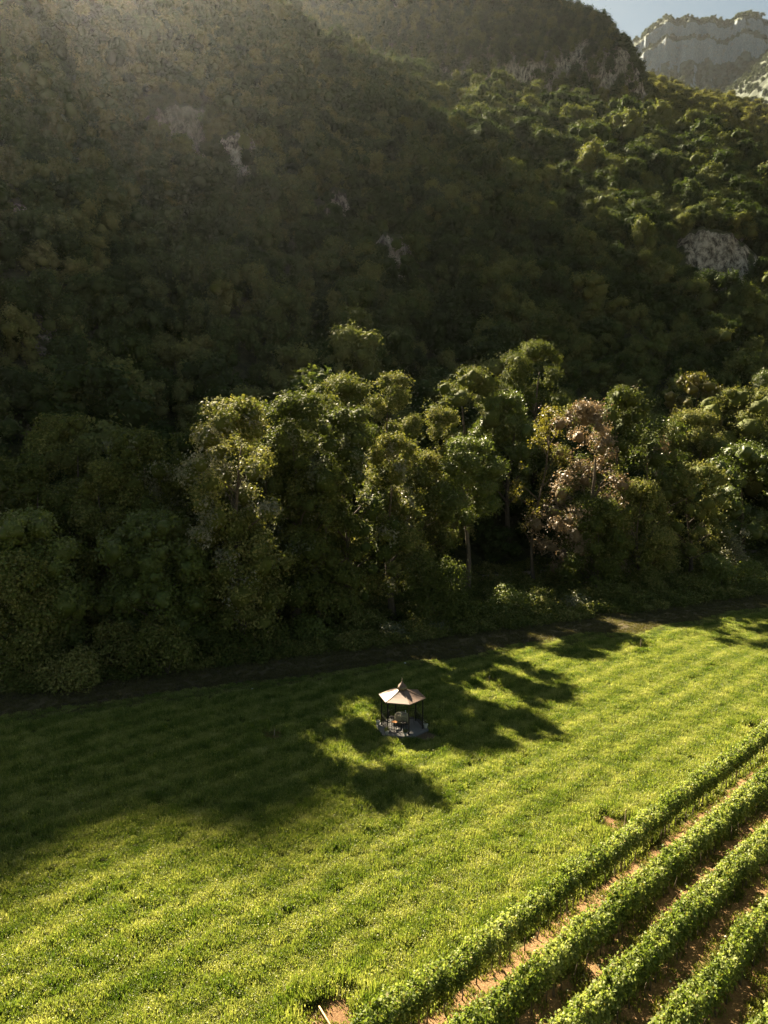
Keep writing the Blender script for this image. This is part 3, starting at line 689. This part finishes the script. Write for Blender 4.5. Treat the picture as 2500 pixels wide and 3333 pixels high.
# denser herbs in the hollows between the ridges
idx = np.where(g.random(len(s)) < .3 + .5 * (1 - ridge), g.integers(5, 8, len(s)), g.integers(0, 5, len(s)))
print('grass clumps', len(s))
scatter('meadow_grass', np.stack([x_, y_, ground_z(x_, y_)], 1), rot, np.stack([wds, wds, s * 1.1], 1), idx, [('meadow_grass_clump.%03d' % (i + 1), m) for i, m in enumerate(CL)],
        'tall bright green meadow grass growing in faint parallel bands around the gazebo')
# short dry grass on the strip and turf between the vine rows
CS = []
M_DRY = leaf_mat('dry_grass', (.05, .05, .018), (.09, .08, .03), (.15, .13, .05), trans=.4, big=.5)
M_TURF = leaf_mat('vineyard_turf', (.06, .085, .015), (.13, .14, .028), (.22, .21, .06), trans=.4, big=.5)
for k, mt in enumerate([M_DRY, M_DRY, M_TURF, M_TURF]):
    me = clump(90 + k, 60, 30, .14, .34); me.materials.clear(); me.materials.append(mt); CS.append(me)
x1 = g.uniform(-62, 118, 14000); n1 = g.uniform(58.8, 69, 14000); xa, ya = N2(n1, x1)
nq = 24000; xb = g.uniform(-14, 50, nq); yb = g.uniform(12, 62, nq); rb = rr_of(xb, yb) + .35 * (vnoise(xb, yb) - .5)
fr = ((ROW_R0 + .25 - rb) / ROW_DR) % 1.0
kb = (rb < 17.9) & (xb < .56 * yb + 6) & ((fr > .42) | (g.random(nq) < .22)); xb, yb = xb[kb], yb[kb]
xc = np.concatenate([bx + br * g.normal(0, .62, 26) for bx, by, br in BARES]); yc = np.concatenate([by + br * g.normal(0, .62, 26) for bx, by, br in BARES])
X = np.concatenate([xa, xb, xc]); Y = np.concatenate([ya, yb, yc]); isb = np.arange(len(X)) >= len(xa)
s = g.uniform(.6, 1.3, len(X)) * np.where(isb, 1.15, .9)
scatter('short_grass', np.stack([X, Y, ground_z(X, Y)], 1), np.stack([0 * s, 0 * s, g.uniform(0, 6.28, len(s))], 1), np.stack([s, s, s], 1),
        g.integers(0, 2, len(X)) + 2 * isb, [('short_grass_clump.%03d' % (i + 1), m) for i, m in enumerate(CS)],
        'short dry grass on the mown strip and turf between the vine rows')

# bare soil rings round the young plants
def disc(name, x, y, r, mat, dz, seed, kind='structure'):
    g = rng(seed); n = 20; V = [(x, y, float(ground_z(x, y)) + dz)]
    for q in (.5, 1.0):
        for k in range(n):
            a = 2 * math.pi * k / n; rr = r * q * (1 + .18 * (vnoise(math.cos(a) * 2 + seed, math.sin(a) * 2) - .5) * 2)
            xx, yy = x + rr * math.cos(a), y + rr * math.sin(a); V.append((xx, yy, float(ground_z(xx, yy)) + dz))
    T = [(0, 1 + k, 1 + (k + 1) % n) for k in range(n)]; Q = [(1 + k, 1 + n + k, 1 + n + (k + 1) % n, 1 + (k + 1) % n) for k in range(n)]
    o = link(name, mesh_np(name, V, [np.array(T), np.array(Q)], mat, smooth=True)); o['kind'] = kind; return o
for i, (bx, by, br) in enumerate(BARES): disc('bare_soil', bx, by, br * 1.12, M_BARE, .05, i + 3)
M_STAKE = plain('weathered_stake_wood', (.30, .24, .16), .85, .3, 5)
SPOTS = [('thin wooden stake in the bare soil patch beside the first vine row', .45, -.1, 1.15), ('thin stake in the reddish bare patch at the right edge of the meadow', .2, .1, 1.2),
         ('low stake in the dark bare patch left of the gazebo', .1, 0, .6), ('short stake in the shaded bare patch above and right of the gazebo', -.1, .1, .55),
         ('stout stake in the half-sunlit bare patch, far right of the meadow', 0, .1, .95)]
for (bx, by, br), (lab, dx, dy, hh) in zip(BARES, SPOTS):
    mb = MB(); g = rng(int(bx * 10) + 99)
    mb.tube([(0, 0, -.2), (.01, .01, hh * .5), (.03, 0, hh)], [.035, .032, .028], 7)
    e = mb.build('wooden_stake', M_STAKE, loc=(bx + dx, by + dy, float(ground_z(bx, by))))
    meta(e, lab, 'stake', 'stakes in the bare patches')

# ------------------------------------------------------------------ vineyard
M_POST = plain('post_wood', (.13, .10, .07), .85, .3, 4)
M_WIRE = plain('trellis_wire', (.25, .25, .24), .4, .1, 4, metal=.8)
def vine_foliage(seed, n=1500):
    g = rng(seed); nc = n // 5
    # a ragged hedge section one vine long (x along the row)
    cx = g.uniform(-.62, .62, nc); z = .84 + 1.14 * g.beta(1.5, 1.15, nc); side = g.choice([-1, 1], nc)
    th = .215 * (.75 + .5 * vnoise(cx * 2 + seed * 3.1, z * 2)) * (1.0 + .35 * (z - .9)) * np.where(z > 1.9, .8, 1)
    yy = side * th * g.uniform(.5, 1.1, nc)
    low = .80 + .30 * vnoise(cx * 2.6 + 7 * seed, seed * 1.7 + 0 * cx); z = np.maximum(z, low)
    ci = np.repeat(np.arange(nc), 5); m = len(ci)
    P = np.stack([cx[ci], yy[ci], z[ci]], 1) + g.normal(size=(m, 3)) * .075
    nr = np.stack([0 * cx, side * 1.0, .55 + 0 * cx], 1)[ci] * .55 + g.normal(size=(m, 3)) * .5
    # shoots standing out of the top
    ns = 9; sp = []
    for k in range(ns):
        x0 = g.uniform(-.55, .55); y0 = g.uniform(-.2, .2); dx, dy = g.normal(0, .22, 2); L_ = g.uniform(.12, .42)
        for q in range(7): u = q / 6; sp.append((x0 + dx * u, y0 + dy * u, 1.86 + L_ * u - .1 * u * u))
    sp = np.array(sp); P = np.concatenate([P, sp + g.normal(size=sp.shape) * .03]); nr = np.concatenate([nr, g.normal(size=sp.shape) + np.array([0, 0, .7])])
    V, F = leaf_quads(P, nr, g.uniform(.07, .135, len(P)), g, asp=.95)
    return mesh_np('foliage', V, F, [M_VINE, M_YEL], tint=g.random(len(P)), mi=(g.random(len(P)) < .05).astype(np.int32))
def vine_trunk(seed):
    g = rng(seed); mb = MB(); pts = [(0, 0, -.1)]; a, b = 0, 0
    for z in (.2, .42, .65, .88, 1.05): a += g.normal(0, .035); b += g.normal(0, .035); pts.append((a, b, z))
    mb.tube(pts, [.036, .028, .024, .026, .024, .018], 7)
    for s_ in (-1, 1): mb.tube([pts[-1], (a + s_ * .25, b, 1.12), (a + s_ * .55, b * .5, 1.10)], [.018, .014, .008], 5)
    return mb.mesh('trunk', M_BARK, True)
VF = [vine_foliage(600 + k) for k in range(7)]; VTK = [vine_trunk(640 + k) for k in range(6)]
ORD = ['nearest the meadow', 'second from the meadow', 'third from the meadow', 'fourth from the meadow', 'fifth from the meadow, in the bottom right corner']
ua = (math.cos(ROWA), math.sin(ROWA)); ub = (-math.sin(ROWA), math.cos(ROWA))
postme = MB().tube([(0, 0, -.3), (0, 0, 1.0), (.01, 0, 1.98)], [.045, .045, .042], 8).mesh('wooden_post', M_POST, True)
nv = 0
for ri in range(5):
    r = ROW_R0 - ROW_DR * ri; g = rng(700 + ri)
    s0 = [15.0, 15.3, 18.5, 21.5, 24.3][ri]; s1 = [62, 52, 46, 41, 37][ri]
    q = s0; k = 0; drift = 0.012
    while q < s1:
        rr = r + (max(0, q - 24) * .022 if ri == 0 else max(0, q - 26) * .012) + g.normal(0, .03)
        x, y = ua[0] * q + ub[0] * rr, ua[1] * q + ub[1] * rr
        if abs(x) < .56 * y + 3.5:
            zg = float(ground_z(x, y)); flip = math.pi if g.random() < .5 else 0
            e = empty('grapevine', (x, y, zg), ROWA); meta(e, 'leafy green grapevine in the vineyard row ' + ORD[ri], 'grapevine', 'grapevines in the row ' + ORD[ri])
            t_ = link('trunk', VTK[g.integers(6)], e, (0, 0, 0), flip)
            f_ = link('foliage', VF[g.integers(7)], e, (0, 0, 0), flip); sc = g.uniform(.98, 1.15); f_.scale = (1.05, g.uniform(.9, 1.15), sc)
            if ri == 0 and 24.6 < q < 25.6: f_.scale = (.7, .8, .8)
            nv += 1
            if k % 5 == 2:
                o = link('wooden_post', postme, None, (x + ua[0] * .45, y + ua[1] * .45, zg), g.uniform(0, 3)); o.rotation_euler[0] = g.normal(0, .03)
                meta(o, 'dark trellis post in the vineyard row ' + ORD[ri], 'post', 'trellis posts in the row ' + ORD[ri])
        q += .95 + g.normal(0, .05); k += 1
print('vines', nv)
# pale stones on the soil
def stone(x, y, s, label, seed, mat):
    mb = MB(); g = rng(seed); prof = [(s * .6, 0), (s, s * .25), (s * .8, s * .6), (s * .3, s * .75)]
    mb.lathe(prof, n=7); V = np.array(mb.V); V += g.normal(0, s * .12, V.shape); mb.V = [tuple(v) for v in V]
    o = mb.build('stone', mat, loc=(x, y, float(ground_z(x, y)) + .03), rz=seed); meta(o, label, 'stone', 'pale stones under the vines'); return o
M_STONE = plain('pale_stone', (.5, .44, .36), .85, .15, 8)
g = rng(801)
for i in range(34):
    ri = int(g.integers(0, 4)); q = g.uniform(18, 42); r = ROW_R0 - ROW_DR * ri - g.uniform(.15, .8); x, y = ua[0] * q + ub[0] * r, ua[1] * q + ub[1] * r
    if abs(x) < .53 * y and y > 24.9: stone(x, y, g.uniform(.035, .075), 'small pale stone on the red soil along the vineyard row ' + ORD[ri], 810 + i, M_STONE)
# board lying between the first two rows, tool handle in the bare patch at the bottom
M_BOARD = plain('pale_board', (.55, .36, .19), .7, .12, 3)
b_ = MB().box((0, 0, 0), (.95, .48, .025), 0).box((0, -.12, .016), (.95, .006, .01)).box((0, .12, .016), (.95, .006, .01)).build('wooden_board', M_BOARD, loc=(5.15, 29.85, .12), rz=R(-12)); b_.rotation_euler[0] = R(4)
meta(b_, 'pale wooden board lying on the soil between the first two vine rows', 'board')
b_ = MB().tube([(-.9, 0, 0), (0, .01, .02), (.9, 0, .05)], .028, 8).build('wooden_pole', M_BOARD, loc=(-2.05, 24.75, .14), rz=R(-62), smooth=True)
meta(b_, 'pale wooden pole lying in the bare soil at the bottom edge of the meadow', 'pole')
M_WHITE = plain('white_litter', (.75, .75, .72), .7, .05, 8)
for i, (x, y, lab) in enumerate([(2.0, 67.0, 'small white stone on the mown strip above the gazebo'), (-11.2, 60.0, 'tiny white stone on the mown strip left of the gazebo'), (-2.1, 61.8, 'tiny white stone at the shaded edge of the strip, above left of the gazebo')]):
    o = stone(x, y, .12, lab, 850 + i, M_WHITE); del o['group']

# ------------------------------------------------------------------ gazebo
gx, gy = GZ; gz = float(ground_z(gx, gy)) + .02; FZ = .16                # floor height above ground
M_ROOF = plain('tan_roof_fabric', (.115, .073, .052), .55, .07, 2.5)
M_IRON = plain('dark_iron', (.022, .018, .014), .5, .2, 9, metal=.3)
M_TILE = plain('pale_stone_slab', (.13, .127, .12), .7, .08, 4)
M_DOME = plain('aged_copper', (.13, .10, .065), .4, .2, 8, metal=.5)
A6 = [R(a) for a in (167, 227, 287, 347, 47, 107)]
G = empty('gazebo', (gx, gy, gz)); meta(G, 'small hexagonal gazebo with a tan tent roof and dark iron posts, alone in the meadow', 'gazebo')
P6 = lambda rad, a, z: (rad * math.cos(a), rad * math.sin(a), z)
mb = MB(); mb.lathe([(1.98, -.25), (1.98, FZ - .02), (1.95, FZ)], n=6, a0=A6[0]); fl = mb.build('floor', M_TILE, G)
mb = MB()
prof = [(.27, 2.99), (.5, 2.87), (.8, 2.745), (1.15, 2.625), (1.5, 2.525), (1.77, 2.46), (1.78, 2.41), (1.72, 2.425), (1.15, 2.585), (.5, 2.83), (.27, 2.95)]
prof = [(r, z + FZ * .5 - .04) for r, z in prof]
mb.lathe(prof, n=6, a0=A6[0]); roof = mb.build('roof', M_ROOF, G)
for a in A6:      # dark piping over each hip
    MB().tube([P6(r + .012, a, z + .014) for r, z in prof[:6]], .014, 6).build('ridge_seam', M_DOME, roof, True)
M_SC = MB(); M_SC.lathe([(.27, 2.95), (.33, 3.03), (.345, 3.12), (.31, 3.24), (.24, 3.30)], n=16); cup = M_SC.build('cupola', M_DOME, roof, True)
MB().lathe([(.30, 3.29), (.285, 3.32), (.12, 3.48), (.03, 3.62), (.0, 3.64)], n=6, a0=A6[0]).build('cupola_roof', M_ROOF, G)
mb = MB().tube([(0, 0, 3.6), (0, 0, 3.92)], .012, 6); mb.lathe([(.0, -.05), (.045, -.02), (.05, .01), (.0, .05)], (0, 0, 3.74), 10); mb.build('finial', M_DOME, G, True)
for a in A6:
    mb = MB(); x, y = 1.55 * math.cos(a), 1.55 * math.sin(a)
    mb.box((x, y, FZ + 1.16), (.075, .075, 2.32), a); mb.box((x, y, FZ + .03), (.13, .13, .06), a)
    mb.tube([(x * .99, y * .99, FZ + 1.95), (x * .86, y * .86, FZ + 2.27)], .014, 6); mb.build('post', M_IRON, G)
def lerp(p, q, u): return tuple(a + (b - a) * u for a, b in zip(p, q))
for i in range(6):
    a, b = A6[i], A6[(i + 1) % 6]; p, q = P6(1.55, a, 0), P6(1.55, b, 0)
    mb = MB().tube([lerp(p, q, .02)[:2] + (FZ + 2.25,), lerp(p, q, .98)[:2] + (FZ + 2.25,)], .02, 6)
    u_ = 0
    for k in range(8): # scrolled valance under the eave
        c1 = lerp(p, q, (k + .5) / 8); mb.tube([c1[:2] + (FZ + 2.24,), c1[:2] + (FZ + 2.12,)], .008, 5)
    mb.tube([lerp(p, q, .02)[:2] + (FZ + 2.12,), lerp(p, q, .98)[:2] + (FZ + 2.12,)], .012, 6)
    mb.build('eave_rail', M_IRON, G)
    if i == 2: continue                                                   # the entrance side stays open
    mb = MB()
    for z in (FZ + .10, FZ + .78, FZ + .92): mb.tube([lerp(p, q, .02)[:2] + (z,), lerp(p, q, .98)[:2] + (z,)], .017, 6)
    for k in range(1, 12):
        c1 = lerp(p, q, k / 12); mb.tube([c1[:2] + (FZ + .10,), c1[:2] + (FZ + .78,)], .015, 5)
    for u0, u1 in ((.3, .5), (.7, .5)): mb.tube([lerp(p, q, u0)[:2] + (FZ + .10,), lerp(p, q, u1)[:2] + (FZ + .78,)], .010, 5)
    mb.build('railing', M_IRON, G)
# furniture
def wpt(x, y): return (gx + x, gy + y, gz + FZ)
tx, ty = -.02, .55
T = empty('garden_table', wpt(tx, ty)); meta(T, 'round table under the cream cloth inside the gazebo', 'table')
MB().lathe([(.44, .70), (.46, .715), (.46, .73), (.44, .74)], n=28).build('tabletop', M_IRON, T)
for k in range(4):
    a = R(45 + 90 * k); MB().tube([(.34 * math.cos(a), .34 * math.sin(a), .71), (.28 * math.cos(a), .28 * math.sin(a), .35), (.38 * math.cos(a), .38 * math.sin(a), 0)], .018, 6).build('leg', M_IRON, T, True)
M_CLOTH = plain('cream_cloth', (.24, .215, .135), .8, .05, 5)
V = [(0, 0, .752)]; n = 48; F3 = []; F4 = []
for j, (rr, zz) in enumerate([(.25, .752), (.455, .750), (.475, .735), (.50, .60), (.515, .42), (.53, .24)]):
    for k in range(n):
        a = 2 * math.pi * k / n; fold = max(0, j - 2) * .016 * math.sin(a * 9); co = 1 + (.10 * abs(math.sin(a * 2)) if j >= 5 else 0)
        V.append(((rr + fold) * math.cos(a), (rr + fold) * math.sin(a), zz - (.10 * abs(math.sin(a * 2)) if j >= 5 else 0)))
F3 = [(0, 1 + k, 1 + (k + 1) % n) for k in range(n)]
for j in range(5): F4 += [(1 + j * n + k, 1 + (j + 1) * n + k, 1 + (j + 1) * n + (k + 1) % n, 1 + j * n + (k + 1) % n) for k in range(n)]
c_ = link('tablecloth', mesh_np('tablecloth', V, [np.array(F3), np.array(F4)], M_CLOTH, smooth=True), None, wpt(tx, ty)); meta(c_, 'cream cloth draped over the round table in the gazebo', 'tablecloth')
sm = c_.modifiers.new('thickness', 'SOLIDIFY'); sm.thickness = .004; sm.offset = -1
M_PLATE = plain('dark_glazed_dish', (.10, .08, .06), .3, .1, 8); M_GLASS = plain('pale_crockery', (.7, .68, .6), .3, .05, 8)
for i, (dx, dy, lab) in enumerate([(-.22, -.05, 'dark plate on the left of the cream tablecloth'), (.24, -.02, 'dark plate on the right of the cream tablecloth'), (.02, .22, 'dark plate at the back of the cream tablecloth')]):
    o = MB().lathe([(.05, 0), (.09, .004), (.125, .018), (.12, .02), (.06, .008), (0, .008)], n=20).build('plate', M_PLATE, None, True, (gx + tx + dx, gy + ty + dy, gz + FZ + .758)); meta(o, lab, 'plate', 'plates on the gazebo table')
o = MB().lathe([(.03, 0), (.032, .01), (.028, .10), (.034, .16), (.024, .19), (.0, .19)], n=12).build('jug', M_GLASS, None, True, (gx + tx + .30, gy + ty + .18, gz + FZ + .758)); meta(o, 'small pale jug at the back right of the gazebo table', 'jug')
o = MB().lathe([(.035, 0), (.04, .05), (.03, .09), (.0, .09)], n=12).build('cup', M_GLASS, None, True, (gx + tx - .02, gy + ty - .12, gz + FZ + .758)); meta(o, 'small pale cup in the middle of the gazebo table', 'cup')
M_CUSH = plain('rust_cushion', (.42, .20, .07), .85, .1, 6)
def chair(x, y, rz, lab, cushion=False):
    e = empty('garden_chair', wpt(x, y), rz); meta(e, lab, 'chair', 'chairs in the gazebo')
    MB().lathe([(.19, .42), (.21, .43), (.21, .445), (.19, .455)], n=20).build('seat', M_CUSH if cushion else M_IRON, e)
    for sx in (-1, 1):
        for sy in (-1, 1): MB().tube([(sx * .14, sy * .14, .43), (sx * .19, sy * .19, 0)], .011, 6).build('leg', M_IRON, e)
    mb = MB(); arc = [(-.19, -.17, .43), (-.2, -.2, .7), (-.15, -.22, .86), (0, -.23, .93), (.15, -.22, .86), (.2, -.2, .7), (.19, -.17, .43)]
    mb.tube(arc, .012, 6)
    for k in (-.1, -.05, 0, .05, .1): mb.tube([(k, -.18, .44), (k, -.225, .89 - abs(k) * .3)], .007, 5)
    mb.tube([(-.19, -.2, .66), (.19, -.2, .66)], .009, 5)
    mb.build('backrest', M_IRON, e)
chair(.12, -.32, 0, 'dark iron chair in front of the gazebo table, facing away from the camera')
chair(-.55, -.20, R(-50), 'iron chair with a rust orange seat, front left of the gazebo table', True)
chair(.72, .55, R(90), 'dark iron chair right of the gazebo table')
chair(-.75, .75, R(-100), 'dark iron chair left of the gazebo table')
M_POT = plain('white_pot', (.62, .60, .56), .6, .08, 8)
def pot(ang, rad, lab, seed, s=1.0, inside=True):
    x, y = rad * math.cos(R(ang)), rad * math.sin(R(ang))
    e = empty('flower_pot', (gx + x, gy + y, gz + (FZ if inside else 0))); meta(e, lab, 'flower pot', 'white flower pots round the gazebo')
    MB().lathe([(.10 * s, 0), (.15 * s, .26 * s), (.17 * s, .27 * s), (.17 * s, .31 * s), (.14 * s, .31 * s), (.13 * s, .27 * s), (0, .27 * s)], n=18).build('pot', M_POT, e, True)
    link('plant', crown_mesh('plant', M_WOOD2, [(0, 0, .42 * s, .16 * s), (.08 * s, .05 * s, .5 * s, .12 * s), (-.08 * s, 0, .38 * s, .12 * s)], 260, .07, seed), e)
pot(351, 1.76, 'white pot with a dark plant at the right corner of the gazebo', 901)
pot(12, 1.72, 'white pot with a dark plant behind the right corner of the gazebo', 902)
pot(170, 1.80, 'white pot with a dark plant at the left corner of the gazebo', 903)
pot(277, 1.68, 'small white pot at the front post of the gazebo', 904, .75)
pot(232, 1.80, 'white pot half hidden in grass at the front left post of the gazebo', 905, .8)
sl_ = stone(gx + 1.05, gy - 2.25, .11, 'pale stone in the bare earth just in front of the gazebo step', 870, M_WHITE); del sl_['group']
disc('bare_soil', gx + 1.35, gy - 1.7, 1.15, soil_mat('trodden_earth', (.06, .045, .025), (.14, .10, .06)), .035, 55)

# ------------------------------------------------------------------ haze
hm, t, out = new_mat('valley_haze'); t.nodes.remove(out); out = t.nodes.new('ShaderNodeOutputMaterial')
pv = t.nodes.new('ShaderNodeVolumePrincipled'); pv.inputs['Color'].default_value = (.90, .95, .97, 1)
pv.inputs['Density'].default_value = 0.17e-4; pv.inputs['Anisotropy'].default_value = .79
t.links.new(pv.outputs[0], out.inputs['Volume'])
hz = MB().box((0, 1300, 720), (7000, 5600, 1444), 0).build('haze', hm); hz['kind'] = 'stuff'; hz['label'] = 'thin warm haze in the air of the valley'
